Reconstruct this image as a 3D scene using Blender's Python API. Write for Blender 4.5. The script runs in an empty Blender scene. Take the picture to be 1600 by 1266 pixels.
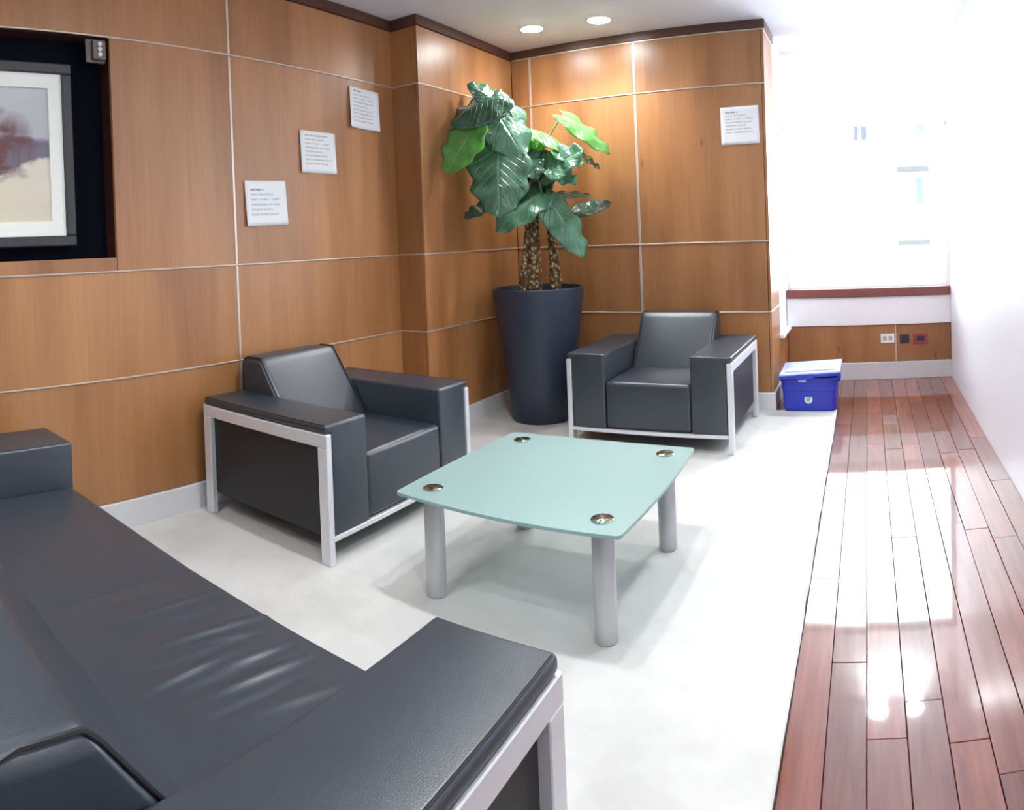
import bpy, bmesh, math, random
from mathutils import Vector, Matrix
random.seed(7)

# ------------------------------------------------------------------ camera
sc = bpy.context.scene
col = sc.collection
CAM = Vector((3.0768, -0.0062, 1.3743))
F, PX, PY, IW, IH = 1078.68, 800.0, 384.33, 1600.0, 1266.0
cd = bpy.data.cameras.new('camera')
cam = bpy.data.objects.new('camera', cd)
col.objects.link(cam)
r_, u_, f_ = Vector((0.86985, 0.49183, -0.03827)), Vector((0.02752, 0.02909, 0.9992)), Vector((-0.49255, 0.8702, -0.01177))
cam.matrix_world = Matrix(((r_.x, u_.x, -f_.x, CAM.x), (r_.y, u_.y, -f_.y, CAM.y), (r_.z, u_.z, -f_.z, CAM.z), (0, 0, 0, 1)))
cd.type = 'PANO'                                   # the photograph is a swept (cylindrical) phone panorama
cd.panorama_type = 'CENTRAL_CYLINDRICAL'
cd.central_cylindrical_radius = 1.0
cd.central_cylindrical_range_u_min = -PX / F
cd.central_cylindrical_range_u_max = (IW - PX) / F
cd.central_cylindrical_range_v_min = -(IH - PY) / F
cd.central_cylindrical_range_v_max = PY / F
cd.clip_start = 0.02
cd.clip_end = 300
sc.camera = cam

# ------------------------------------------------------------------ world, exposure
SKY = 6.5
LAMP = 58.0          # glow of a downlight's diffuser
BEAM = 27.0          # power of its downward beam
w = bpy.data.worlds.new('overcast_sky')
sc.world = w
w.use_nodes = True
w.node_tree.nodes['Background'].inputs[0].default_value = (0.90, 0.95, 1.0, 1)
w.node_tree.nodes['Background'].inputs[1].default_value = SKY
sc.view_settings.view_transform = 'Standard'
sc.view_settings.look = 'None'
sc.view_settings.gamma = 1.0
sc.view_settings.use_curve_mapping = False
sc.view_settings.exposure = 1.2
sc.cycles.max_bounces = 10
sc.cycles.diffuse_bounces = 6
sc.cycles.transparent_max_bounces = 12
sc.cycles.sample_clamp_indirect = 12.0
sc.cycles.caustics_reflective = False
sc.cycles.caustics_refractive = False

# ------------------------------------------------------------------ measures of the room
ZC = 2.939                       # ceiling
Z1, Z2, Z3 = 0.747, 1.284, 2.4665  # the joints in the panelling
S, YS, D = 0.227, 3.806, 5.13    # corner projection: how far it stands out, where it starts; the back wall
W, D2, E, G = 2.3415, 6.13, 2.8194, 3.8026
Y0 = -1.7                        # wall behind the camera

# ------------------------------------------------------------------ materials
MATS = {}


def nodes(name):
    m = bpy.data.materials.new(name)
    m.use_nodes = True
    nt = m.node_tree
    b = nt.nodes['Principled BSDF']
    MATS[name] = m
    return m, nt, b


def N(nt, kind, **kw):
    n = nt.nodes.new(kind)
    for k, v in kw.items():
        if k in n.inputs:
            n.inputs[k].default_value = v
        else:
            setattr(n, k, v)
    return n


def plain(name, colr, rough=0.5, metal=0.0, spec=0.5, coat=0.0, coat_r=0.1, noise=0.0, scale=30.0, bump=0.0, bscale=200.0):
    m, nt, b = nodes(name)
    b.inputs['Base Color'].default_value = (*colr, 1)
    b.inputs['Roughness'].default_value = rough
    b.inputs['Metallic'].default_value = metal
    b.inputs['Specular IOR Level'].default_value = spec
    b.inputs['Coat Weight'].default_value = coat
    b.inputs['Coat Roughness'].default_value = coat_r
    tc = N(nt, 'ShaderNodeTexCoord')
    if noise:
        t = N(nt, 'ShaderNodeTexNoise', Scale=scale, Detail=4.0)
        nt.links.new(tc.outputs['Object'], t.inputs['Vector'])
        mx = N(nt, 'ShaderNodeMix', data_type='RGBA')
        mx.inputs[6].default_value = (*[c * (1 - noise) for c in colr], 1)
        mx.inputs[7].default_value = (*[min(1, c * (1 + noise)) for c in colr], 1)
        nt.links.new(t.outputs['Fac'], mx.inputs[0])
        nt.links.new(mx.outputs[2], b.inputs['Base Color'])
    if bump:
        t = N(nt, 'ShaderNodeTexNoise', Scale=bscale, Detail=3.0)
        nt.links.new(tc.outputs['Object'], t.inputs['Vector'])
        bp = N(nt, 'ShaderNodeBump', Strength=bump, Distance=0.002)
        nt.links.new(t.outputs['Fac'], bp.inputs['Height'])
        nt.links.new(bp.outputs[0], b.inputs['Normal'])
    return m


def wood(name, c1, c2, c3, rough=0.32, coat=0.25, vary=0.12):
    """veneer with upright grain, a few dark flecks; each panel is cut from another place of the log"""
    m, nt, b = nodes(name)
    L = nt.links.new
    tc = N(nt, 'ShaderNodeTexCoord')
    oi = N(nt, 'ShaderNodeObjectInfo')
    sh = N(nt, 'ShaderNodeVectorMath', operation='MULTIPLY')
    cmb = N(nt, 'ShaderNodeCombineXYZ')
    for i in range(3):
        L(oi.outputs['Random'], cmb.inputs[i])
    L(cmb.outputs[0], sh.inputs[0])
    sh.inputs[1].default_value = (17.0, 31.0, 23.0)
    ad = N(nt, 'ShaderNodeVectorMath', operation='ADD')
    L(tc.outputs['Object'], ad.inputs[0])
    L(sh.outputs[0], ad.inputs[1])

    def stretched(sc_, scale, detail, rough_=0.5, dist=0.0):
        mp = N(nt, 'ShaderNodeMapping')
        mp.inputs['Scale'].default_value = sc_
        L(ad.outputs[0], mp.inputs[0])
        t = N(nt, 'ShaderNodeTexNoise', Scale=scale, Detail=detail, Roughness=rough_, Distortion=dist)
        L(mp.outputs[0], t.inputs['Vector'])
        return t
    broad = stretched((1, 1, 0.12), 4.0, 3.0)
    fine = stretched((1, 1, 0.04), 55.0, 4.0, 0.6)
    rp = N(nt, 'ShaderNodeValToRGB')
    rp.color_ramp.elements[0].position = 0.30
    rp.color_ramp.elements[0].color = (*c1, 1)
    rp.color_ramp.elements[1].position = 0.72
    rp.color_ramp.elements[1].color = (*c3, 1)
    e = rp.color_ramp.elements.new(0.5)
    e.color = (*c2, 1)
    L(broad.outputs['Fac'], rp.inputs[0])
    mx = N(nt, 'ShaderNodeMix', data_type='RGBA', blend_type='MULTIPLY')
    mx.inputs[0].default_value = 0.45
    L(rp.outputs[0], mx.inputs[6])
    r2 = N(nt, 'ShaderNodeValToRGB')
    r2.color_ramp.elements[0].position = 0.25
    r2.color_ramp.elements[0].color = (0.62, 0.55, 0.50, 1)
    r2.color_ramp.elements[1].position = 0.75
    r2.color_ramp.elements[1].color = (1.0, 1.0, 1.0, 1)
    L(fine.outputs['Fac'], r2.inputs[0])
    L(r2.outputs[0], mx.inputs[7])
    # flecks
    mp = N(nt, 'ShaderNodeMapping')
    mp.inputs['Scale'].default_value = (1, 1, 0.38)
    L(ad.outputs[0], mp.inputs[0])
    vo = N(nt, 'ShaderNodeTexVoronoi', Scale=2.6)
    L(mp.outputs[0], vo.inputs['Vector'])
    lt = N(nt, 'ShaderNodeMapRange')
    lt.inputs['From Min'].default_value = 0.018
    lt.inputs['From Max'].default_value = 0.05
    lt.inputs['To Min'].default_value = 0.6
    lt.inputs['To Max'].default_value = 0.0
    L(vo.outputs['Distance'], lt.inputs['Value'])
    m2 = N(nt, 'ShaderNodeMix', data_type='RGBA')
    L(lt.outputs[0], m2.inputs[0])
    L(mx.outputs[2], m2.inputs[6])
    m2.inputs[7].default_value = (*[c * 0.35 for c in c1], 1)
    hs = N(nt, 'ShaderNodeHueSaturation')
    mr = N(nt, 'ShaderNodeMapRange')
    mr.inputs['To Min'].default_value = 1 - vary
    mr.inputs['To Max'].default_value = 1 + vary
    L(oi.outputs['Random'], mr.inputs['Value'])
    L(mr.outputs[0], hs.inputs['Value'])
    L(m2.outputs[2], hs.inputs['Color'])
    L(hs.outputs[0], b.inputs['Base Color'])
    b.inputs['Roughness'].default_value = rough
    b.inputs['Coat Weight'].default_value = coat
    b.inputs['Coat Roughness'].default_value = 0.34
    return m


def plank_wood(name):
    m, nt, b = nodes(name)
    L = nt.links.new
    tc = N(nt, 'ShaderNodeTexCoord')
    oi = N(nt, 'ShaderNodeObjectInfo')
    cmb = N(nt, 'ShaderNodeCombineXYZ')
    for i in range(3):
        L(oi.outputs['Random'], cmb.inputs[i])
    sh = N(nt, 'ShaderNodeVectorMath', operation='MULTIPLY')
    L(cmb.outputs[0], sh.inputs[0])
    sh.inputs[1].default_value = (13, 29, 7)
    ad = N(nt, 'ShaderNodeVectorMath', operation='ADD')
    L(tc.outputs['Object'], ad.inputs[0])
    L(sh.outputs[0], ad.inputs[1])
    mp = N(nt, 'ShaderNodeMapping')
    mp.inputs['Scale'].default_value = (1, 0.07, 1)
    L(ad.outputs[0], mp.inputs[0])
    t = N(nt, 'ShaderNodeTexNoise', Scale=40.0, Detail=5.0, Roughness=0.6)
    L(mp.outputs[0], t.inputs['Vector'])
    rp = N(nt, 'ShaderNodeValToRGB')
    rp.color_ramp.elements[0].position = 0.3
    rp.color_ramp.elements[0].color = (0.105, 0.030, 0.020, 1)
    rp.color_ramp.elements[1].position = 0.7
    rp.color_ramp.elements[1].color = (0.185, 0.060, 0.040, 1)
    L(t.outputs['Fac'], rp.inputs[0])
    hs = N(nt, 'ShaderNodeHueSaturation')
    mr = N(nt, 'ShaderNodeMapRange')
    mr.inputs['To Min'].default_value = 0.72
    mr.inputs['To Max'].default_value = 1.35
    L(oi.outputs['Random'], mr.inputs['Value'])
    L(mr.outputs[0], hs.inputs['Value'])
    L(rp.outputs[0], hs.inputs['Color'])
    L(hs.outputs[0], b.inputs['Base Color'])
    b.inputs['Roughness'].default_value = 0.35
    b.inputs['Specular IOR Level'].default_value = 0.2
    b.inputs['Coat Weight'].default_value = 1.0
    b.inputs['Coat Roughness'].default_value = 0.035
    b.inputs['Coat IOR'].default_value = 1.55
    # each board lies a hair out of level, and the varnish is slightly wavy
    w2 = N(nt, 'ShaderNodeTexNoise', Scale=2.5, Detail=1.0)
    L(ad.outputs[0], w2.inputs['Vector'])
    bp = N(nt, 'ShaderNodeBump', Strength=0.05, Distance=0.01)
    L(w2.outputs['Fac'], bp.inputs['Height'])
    L(bp.outputs[0], b.inputs['Coat Normal'])
    return m


def carpet_mat(name):
    m, nt, b = nodes(name)
    L = nt.links.new
    tc = N(nt, 'ShaderNodeTexCoord')
    t = N(nt, 'ShaderNodeTexNoise', Scale=2.2, Detail=4.0, Roughness=0.6)
    L(tc.outputs['Object'], t.inputs['Vector'])
    rp = N(nt, 'ShaderNodeValToRGB')
    rp.color_ramp.elements[0].position = 0.32
    rp.color_ramp.elements[0].color = (0.51, 0.51, 0.485, 1)
    rp.color_ramp.elements[1].position = 0.55
    rp.color_ramp.elements[1].color = (0.60, 0.60, 0.58, 1)
    L(t.outputs['Fac'], rp.inputs[0])
    # a few small stains
    vo = N(nt, 'ShaderNodeTexVoronoi', Scale=2.1)
    L(tc.outputs['Object'], vo.inputs['Vector'])
    lt = N(nt, 'ShaderNodeMapRange')
    lt.inputs['From Min'].default_value = 0.02
    lt.inputs['From Max'].default_value = 0.06
    lt.inputs['To Min'].default_value = 0.25
    lt.inputs['To Max'].default_value = 0.0
    L(vo.outputs['Distance'], lt.inputs['Value'])
    mx = N(nt, 'ShaderNodeMix', data_type='RGBA')
    L(lt.outputs[0], mx.inputs[0])
    L(rp.outputs[0], mx.inputs[6])
    mx.inputs[7].default_value = (0.40, 0.37, 0.31, 1)
    L(mx.outputs[2], b.inputs['Base Color'])
    b.inputs['Roughness'].default_value = 0.95
    b.inputs['Specular IOR Level'].default_value = 0.1
    f = N(nt, 'ShaderNodeTexNoise', Scale=420.0, Detail=2.0)
    L(tc.outputs['Object'], f.inputs['Vector'])
    bp = N(nt, 'ShaderNodeBump', Strength=0.5, Distance=0.004)
    L(f.outputs['Fac'], bp.inputs['Height'])
    L(bp.outputs[0], b.inputs['Normal'])
    return m


def emit(name, colr, s):
    m, nt, b = nodes(name)
    b.inputs['Base Color'].default_value = (*colr, 1)
    b.inputs['Emission Color'].default_value = (*colr, 1)
    b.inputs['Emission Strength'].default_value = s
    return m


def frosted(name):
    """acid-etched green glass: part of the light passes straight, part is scattered through, part scattered back"""
    m, nt, b = nodes(name)
    L = nt.links.new
    out = nt.nodes['Material Output']
    nt.nodes.remove(b)
    tr = N(nt, 'ShaderNodeBsdfTransparent')
    tr.inputs[0].default_value = (0.84, 0.95, 0.93, 1)
    tl = N(nt, 'ShaderNodeBsdfTranslucent')
    tl.inputs[0].default_value = (0.76, 0.88, 0.86, 1)
    df = N(nt, 'ShaderNodeBsdfDiffuse')
    df.inputs[0].default_value = (0.41, 0.63, 0.605, 1)
    gl = N(nt, 'ShaderNodeBsdfGlossy', Roughness=0.28)
    gl.inputs[0].default_value = (1, 1, 1, 1)
    a = N(nt, 'ShaderNodeMixShader')
    a.inputs[0].default_value = 0.72
    L(tl.outputs[0], a.inputs[1])
    L(df.outputs[0], a.inputs[2])
    c = N(nt, 'ShaderNodeMixShader')
    c.inputs[0].default_value = 0.74
    L(tr.outputs[0], c.inputs[1])
    L(a.outputs[0], c.inputs[2])
    fr = N(nt, 'ShaderNodeFresnel', IOR=1.45)
    d = N(nt, 'ShaderNodeMixShader')
    L(fr.outputs[0], d.inputs[0])
    L(c.outputs[0], d.inputs[1])
    L(gl.outputs[0], d.inputs[2])
    L(d.outputs[0], out.inputs[0])
    return m


def clear_glass(name):
    m, nt, b = nodes(name)
    L = nt.links.new
    out = nt.nodes['Material Output']
    nt.nodes.remove(b)
    tr = N(nt, 'ShaderNodeBsdfTransparent')
    tr.inputs[0].default_value = (0.96, 0.98, 0.98, 1)
    gl = N(nt, 'ShaderNodeBsdfGlossy', Roughness=0.02)
    fr = N(nt, 'ShaderNodeFresnel', IOR=1.3)
    d = N(nt, 'ShaderNodeMixShader')
    L(fr.outputs[0], d.inputs[0])
    L(tr.outputs[0], d.inputs[1])
    L(gl.outputs[0], d.inputs[2])
    L(d.outputs[0], out.inputs[0])
    return m


def leaf_mat(name, c1, c2, thin=0.35):
    m, nt, b = nodes(name)
    L = nt.links.new
    out = nt.nodes['Material Output']
    uv = N(nt, 'ShaderNodeUVMap')
    sp = N(nt, 'ShaderNodeSeparateXYZ')
    L(uv.outputs[0], sp.inputs[0])
    # side veins run obliquely off the midrib
    ab = N(nt, 'ShaderNodeMath', operation='ABSOLUTE')
    L(sp.outputs[0], ab.inputs[0])
    ml = N(nt, 'ShaderNodeMath', operation='MULTIPLY')
    L(ab.outputs[0], ml.inputs[0])
    ml.inputs[1].default_value = 0.35
    sb = N(nt, 'ShaderNodeMath', operation='SUBTRACT')
    L(sp.outputs[1], sb.inputs[0])
    L(ml.outputs[0], sb.inputs[1])
    fq = N(nt, 'ShaderNodeMath', operation='MULTIPLY')
    L(sb.outputs[0], fq.inputs[0])
    fq.inputs[1].default_value = 9.0
    fr = N(nt, 'ShaderNodeMath', operation='PINGPONG')
    L(fq.outputs[0], fr.inputs[0])
    fr.inputs[1].default_value = 0.5
    mr = N(nt, 'ShaderNodeMapRange')
    mr.inputs['From Max'].default_value = 0.10
    mr.inputs['To Min'].default_value = 1.0
    mr.inputs['To Max'].default_value = 0.0
    L(fr.outputs[0], mr.inputs['Value'])
    mid = N(nt, 'ShaderNodeMapRange')
    mid.inputs['From Max'].default_value = 0.07
    mid.inputs['To Min'].default_value = 1.0
    mid.inputs['To Max'].default_value = 0.0
    L(ab.outputs[0], mid.inputs['Value'])
    mxv = N(nt, 'ShaderNodeMath', operation='MAXIMUM')
    L(mr.outputs[0], mxv.inputs[0])
    L(mid.outputs[0], mxv.inputs[1])
    sc_ = N(nt, 'ShaderNodeMath', operation='MULTIPLY')
    L(mxv.outputs[0], sc_.inputs[0])
    sc_.inputs[1].default_value = 0.55
    tc = N(nt, 'ShaderNodeTexCoord')
    t = N(nt, 'ShaderNodeTexNoise', Scale=14.0, Detail=3.0)
    L(tc.outputs['Object'], t.inputs['Vector'])
    rp = N(nt, 'ShaderNodeValToRGB')
    rp.color_ramp.elements[0].position = 0.35
    rp.color_ramp.elements[0].color = (*c1, 1)
    rp.color_ramp.elements[1].position = 0.65
    rp.color_ramp.elements[1].color = (*c2, 1)
    L(t.outputs['Fac'], rp.inputs[0])
    mx = N(nt, 'ShaderNodeMix', data_type='RGBA')
    L(sc_.outputs[0], mx.inputs[0])
    L(rp.outputs[0], mx.inputs[6])
    mx.inputs[7].default_value = (*[min(1, c * 1.9 + 0.05) for c in c2], 1)
    L(mx.outputs[2], b.inputs['Base Color'])
    b.inputs['Roughness'].default_value = 0.27
    b.inputs['Specular IOR Level'].default_value = 0.8
    bp = N(nt, 'ShaderNodeBump', Strength=0.7, Distance=0.010)
    pk = N(nt, 'ShaderNodeTexNoise', Scale=24.0, Detail=1.0)
    L(tc.outputs['Object'], pk.inputs['Vector'])
    inv = N(nt, 'ShaderNodeMath', operation='SUBTRACT')
    L(pk.outputs['Fac'], inv.inputs[0])
    L(mxv.outputs[0], inv.inputs[1])
    L(inv.outputs[0], bp.inputs['Height'])
    L(bp.outputs[0], b.inputs['Normal'])
    tl = N(nt, 'ShaderNodeBsdfTranslucent')
    tl.inputs[0].default_value = (c2[0] * 1.6 + 0.03, min(1, c2[1] * 2.0), c2[2] * 0.5, 1)
    ms = N(nt, 'ShaderNodeMixShader')
    ms.inputs[0].default_value = thin
    L(b.outputs[0], ms.inputs[1])
    L(tl.outputs[0], ms.inputs[2])
    L(ms.outputs[0], out.inputs[0])
    return m


def print_mat(name, lines, top, bottom, title=True):
    """white sheet with grey lines of small, unreadable print (UV: 0..1 over the sheet)"""
    m, nt, b = nodes(name)
    L = nt.links.new
    uv = N(nt, 'ShaderNodeUVMap')
    sp = N(nt, 'ShaderNodeSeparateXYZ')
    L(uv.outputs[0], sp.inputs[0])

    def M(op, a, c=None):
        n = N(nt, 'ShaderNodeMath', operation=op)
        for i, x in enumerate((a, c)):
            if x is None:
                continue
            if isinstance(x, (int, float)):
                n.inputs[i].default_value = x
            else:
                L(x, n.inputs[i])
        return n.outputs[0]
    v = sp.outputs[1]
    u = sp.outputs[0]
    rows = M('MULTIPLY', M('DIVIDE', M('SUBTRACT', top, v), top - bottom), lines)
    row = M('FLOOR', rows)
    fr = M('FRACT', rows)
    ink = M('MULTIPLY', M('GREATER_THAN', fr, 0.30), M('LESS_THAN', fr, 0.72))
    inside = M('MULTIPLY', M('LESS_THAN', v, top), M('GREATER_THAN', v, bottom))
    cb = N(nt, 'ShaderNodeCombineXYZ')
    L(M('MULTIPLY', u, 26.0), cb.inputs[0])
    L(M('MULTIPLY', row, 7.3), cb.inputs[1])
    t = N(nt, 'ShaderNodeTexNoise', Scale=1.0, Detail=2.0)
    L(cb.outputs[0], t.inputs['Vector'])
    words = M('GREATER_THAN', t.outputs['Fac'], 0.42)
    wn = N(nt, 'ShaderNodeTexWhiteNoise', noise_dimensions='1D')
    L(row, wn.inputs['W'])
    end = M('ADD', M('MULTIPLY', wn.outputs['Value'], 0.22), 0.66)
    first = M('LESS_THAN', row, 0.5)
    if title:
        end = M('SUBTRACT', end, M('MULTIPLY', first, 0.34))
    span = M('MULTIPLY', M('GREATER_THAN', u, 0.13), M('LESS_THAN', u, end))
    k = M('MULTIPLY', M('MULTIPLY', ink, inside), M('MULTIPLY', words, span))
    dark = M('ADD', 0.38, M('MULTIPLY', first, 0.30 if title else 0.1))
    k = M('MULTIPLY', k, dark)
    mx = N(nt, 'ShaderNodeMix', data_type='RGBA')
    L(k, mx.inputs[0])
    mx.inputs[6].default_value = (0.84, 0.86, 0.88, 1)
    mx.inputs[7].default_value = (0.12, 0.13, 0.16, 1)
    L(mx.outputs[2], b.inputs['Base Color'])
    b.inputs['Roughness'].default_value = 0.7
    return m


def picture_mat(name):
    """generic loose painting: lavender grey sky, plum dark shapes, cream ground"""
    m, nt, b = nodes(name)
    L = nt.links.new
    uv = N(nt, 'ShaderNodeUVMap')
    t = N(nt, 'ShaderNodeTexNoise', Scale=3.2, Detail=5.0, Roughness=0.6, Distortion=0.8)
    L(uv.outputs[0], t.inputs['Vector'])
    sp = N(nt, 'ShaderNodeSeparateXYZ')
    L(uv.outputs[0], sp.inputs[0])
    ad = N(nt, 'ShaderNodeMath', operation='MULTIPLY_ADD')
    L(t.outputs['Fac'], ad.inputs[0])
    ad.inputs[1].default_value = 0.55
    L(sp.outputs[1], ad.inputs[2])
    rp = N(nt, 'ShaderNodeValToRGB')
    cr = rp.color_ramp
    cr.elements[0].position = 0.38
    cr.elements[0].color = (0.62, 0.56, 0.43, 1)
    cr.elements[1].position = 1.0
    cr.elements[1].color = (0.42, 0.43, 0.44, 1)
    for p_, c_ in ((0.64, (0.66, 0.60, 0.50, 1)), (0.69, (0.17, 0.16, 0.20, 1)), (0.84, (0.15, 0.14, 0.18, 1)), (0.92, (0.42, 0.41, 0.48, 1))):
        e = cr.elements.new(p_)
        e.color = c_
    L(ad.outputs[0], rp.inputs[0])
    t2 = N(nt, 'ShaderNodeTexNoise', Scale=5.0, Detail=4.0, Distortion=1.0)
    L(uv.outputs[0], t2.inputs['Vector'])
    gr = N(nt, 'ShaderNodeTexGradient', gradient_type='SPHERICAL')
    mp = N(nt, 'ShaderNodeMapping')
    mp.inputs['Location'].default_value = (-0.80 * 4.2, -0.56 * 2.0, 0)
    mp.inputs['Scale'].default_value = (4.2, 2.0, 1)
    L(uv.outputs[0], mp.inputs[0])
    L(mp.outputs[0], gr.inputs[0])
    ml = N(nt, 'ShaderNodeMath', operation='MULTIPLY')
    L(gr.outputs['Fac'], ml.inputs[0])
    L(t2.outputs['Fac'], ml.inputs[1])
    mr = N(nt, 'ShaderNodeMapRange')
    mr.inputs['From Min'].default_value = 0.20
    mr.inputs['From Max'].default_value = 0.36
    L(ml.outputs[0], mr.inputs['Value'])
    mx = N(nt, 'ShaderNodeMix', data_type='RGBA')
    L(mr.outputs[0], mx.inputs[0])
    L(rp.outputs[0], mx.inputs[6])
    mx.inputs[7].default_value = (0.13, 0.055, 0.06, 1)
    L(mx.outputs[2], b.inputs['Base Color'])
    b.inputs['Roughness'].default_value = 0.25
    return m


def bark_mat(name):
    m, nt, b = nodes(name)
    L = nt.links.new
    tc = N(nt, 'ShaderNodeTexCoord')
    vo = N(nt, 'ShaderNodeTexVoronoi', Scale=38.0)
    mp = N(nt, 'ShaderNodeMapping')
    mp.inputs['Scale'].default_value = (1, 1, 0.8)
    L(tc.outputs['Object'], mp.inputs[0])
    L(mp.outputs[0], vo.inputs['Vector'])
    rp = N(nt, 'ShaderNodeValToRGB')
    rp.color_ramp.elements[0].position = 0.1
    rp.color_ramp.elements[0].color = (0.72, 0.55, 0.30, 1)
    rp.color_ramp.elements[1].position = 0.55
    rp.color_ramp.elements[1].color = (0.11, 0.065, 0.03, 1)
    L(vo.outputs['Distance'], rp.inputs[0])
    L(rp.outputs[0], b.inputs['Base Color'])
    b.inputs['Roughness'].default_value = 0.85
    bp = N(nt, 'ShaderNodeBump', Strength=0.8, Distance=0.01)
    L(vo.outputs['Distance'], bp.inputs['Height'])
    L(bp.outputs[0], b.inputs['Normal'])
    return m


def turned_metal(name):
    """polished disc turned on a lathe: reflections spread into a bow-tie"""
    m, nt, b = nodes(name)
    b.inputs['Base Color'].default_value = (0.46, 0.54, 0.53, 1)
    b.inputs['Metallic'].default_value = 1.0
    b.inputs['Roughness'].default_value = 0.16
    b.inputs['Anisotropic'].default_value = 0.95
    b.inputs['Anisotropic Rotation'].default_value = 0.25
    t = N(nt, 'ShaderNodeTangent', direction_type='RADIAL', axis='Z')
    nt.links.new(t.outputs[0], b.inputs['Tangent'])
    return m


WOOD = wood('honey_veneer', (0.275, 0.113, 0.034), (0.375, 0.168, 0.059), (0.45, 0.213, 0.081), 0.38, 0.4)
DARKWOOD = wood('dark_cornice_wood', (0.070, 0.024, 0.013), (0.085, 0.030, 0.016), (0.10, 0.037, 0.020), vary=0.05)
PLANK = plank_wood('varnished_floor_board')
CARPET = carpet_mat('cream_carpet')
WHITE = plain('white_paint', (0.88, 0.88, 0.89), 0.6, noise=0.02)
WALLW = plain('white_satin_paint', (0.80, 0.83, 0.92), 0.35, noise=0.02)
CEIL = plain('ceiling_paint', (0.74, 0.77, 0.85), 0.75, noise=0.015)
STRIP = plain('brushed_aluminium_strip', (0.62, 0.54, 0.47), 0.38, metal=0.6, noise=0.05)
BASEB = plain('grey_baseboard', (0.62, 0.62, 0.63), 0.4, noise=0.04)
BACKING = plain('dark_backing', (0.05, 0.03, 0.02), 0.8, noise=0.2)
LEATHER = plain('black_leather', (0.022, 0.032, 0.046), 0.37, spec=0.8, noise=0.12, scale=9, bump=0.22, bscale=320)
LEATHERD = plain('black_side_panel', (0.012, 0.012, 0.014), 0.5, noise=0.1, bump=0.1)
PIPING = plain('leather_piping', (0.012, 0.013, 0.016), 0.45, noise=0.1)
STEEL = plain('satin_silver_paint', (0.70, 0.71, 0.74), 0.38, metal=0.35, noise=0.03)
LEGM = plain('silver_table_leg', (0.50, 0.51, 0.53), 0.40, metal=0.5, noise=0.03)
TURNED = turned_metal('turned_steel')
FROST = frosted('frosted_green_glass')
GLASS = clear_glass('window_glass')
POT = plain('slate_blue_planter', (0.026, 0.036, 0.062), 0.45, noise=0.12, scale=5, bump=0.05)
SOIL = plain('potting_soil', (0.030, 0.022, 0.015), 0.95, noise=0.5, scale=60, bump=0.8, bscale=90)
BARK = bark_mat('scaly_bark')
PETIOLE = plain('green_petiole', (0.16, 0.26, 0.09), 0.5, noise=0.2)
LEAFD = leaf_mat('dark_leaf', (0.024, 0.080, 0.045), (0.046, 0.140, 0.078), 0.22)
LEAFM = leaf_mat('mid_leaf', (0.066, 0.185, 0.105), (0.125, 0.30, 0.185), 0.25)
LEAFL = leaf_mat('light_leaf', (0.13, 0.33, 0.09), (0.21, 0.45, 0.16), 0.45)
BLUE = plain('royal_blue_plastic', (0.020, 0.035, 0.42), 0.35, noise=0.05)
LIDM = plain('pale_blue_lid', (0.42, 0.50, 0.86), 0.32, noise=0.05)
STICK = plain('green_sticker', (0.22, 0.50, 0.20), 0.5, noise=0.4, scale=70)
STICKW = plain('white_sticker_rim', (0.75, 0.80, 0.80), 0.5, noise=0.05)
NICHE = plain('black_niche_felt', (0.004, 0.005, 0.010), 0.95, spec=0.05, noise=0.2)
NICHES = plain('niche_reveal_wood', (0.035, 0.012, 0.008), 0.6, spec=0.2, noise=0.2)
FRAMEM = plain('charcoal_picture_frame', (0.030, 0.030, 0.035), 0.45, noise=0.1)
MATB = plain('ivory_mount_board', (0.80, 0.82, 0.76), 0.7, noise=0.02)
PICT = picture_mat('loose_painting')
REDWOOD = plain('reddish_rail_wood', (0.20, 0.065, 0.055), 0.4, noise=0.15, scale=12)
PLATEW = plain('white_plate', (0.85, 0.85, 0.84), 0.4, noise=0.01)
PLATED = plain('dark_plate', (0.05, 0.035, 0.04), 0.4, noise=0.1)
PLATER = plain('red_plate', (0.30, 0.05, 0.045), 0.4, noise=0.1)
SOCKET = plain('socket_slot', (0.03, 0.03, 0.06), 0.5, noise=0.1)
SOCKETG = plain('grey_socket_slot', (0.45, 0.44, 0.42), 0.5, noise=0.1)
LENS = emit('downlight_lens', (0.96, 0.985, 1.0), LAMP)
RING = plain('white_trim_ring', (0.80, 0.80, 0.80), 0.4, noise=0.01)
FACADE = plain('pale_facade', (0.80, 0.80, 0.78), 0.8, noise=0.04, scale=0.5)
FWIN = plain('far_window_glass', (0.050, 0.052, 0.095), 0.8, spec=0.0, noise=0.1)
FWIN2 = plain('far_teal_glass', (0.066, 0.108, 0.116), 0.8, spec=0.0, noise=0.1)
FLEDGE = plain('far_grey_ledge', (0.058, 0.058, 0.058), 0.8, spec=0.0, noise=0.1)
BRASS = plain('dull_metal_fixture', (0.13, 0.105, 0.09), 0.4, metal=0.4, noise=0.15)


# ------------------------------------------------------------------ helpers
def link(o, parent=None):
    col.objects.link(o)
    if parent:
        o.parent = parent
    return o


def obj(name, bm, m, parent=None, smooth=False, loc=None):
    me = bpy.data.meshes.new(name)
    bmesh.ops.recalc_face_normals(bm, faces=bm.faces)
    bm.to_mesh(me)
    bm.free()
    me.materials.append(m)
    if smooth:
        me.shade_smooth()
        try:
            me.set_sharp_from_angle(angle=math.radians(40))
        except Exception:
            pass
    o = bpy.data.objects.new(name, me)
    if loc is not None:
        o.location = loc
    return link(o, parent)


def tag(o, label=None, cat=None, group=None, kind=None):
    for k, v in (('label', label), ('category', cat), ('group', group), ('kind', kind)):
        if v:
            o[k] = v
    return o


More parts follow.
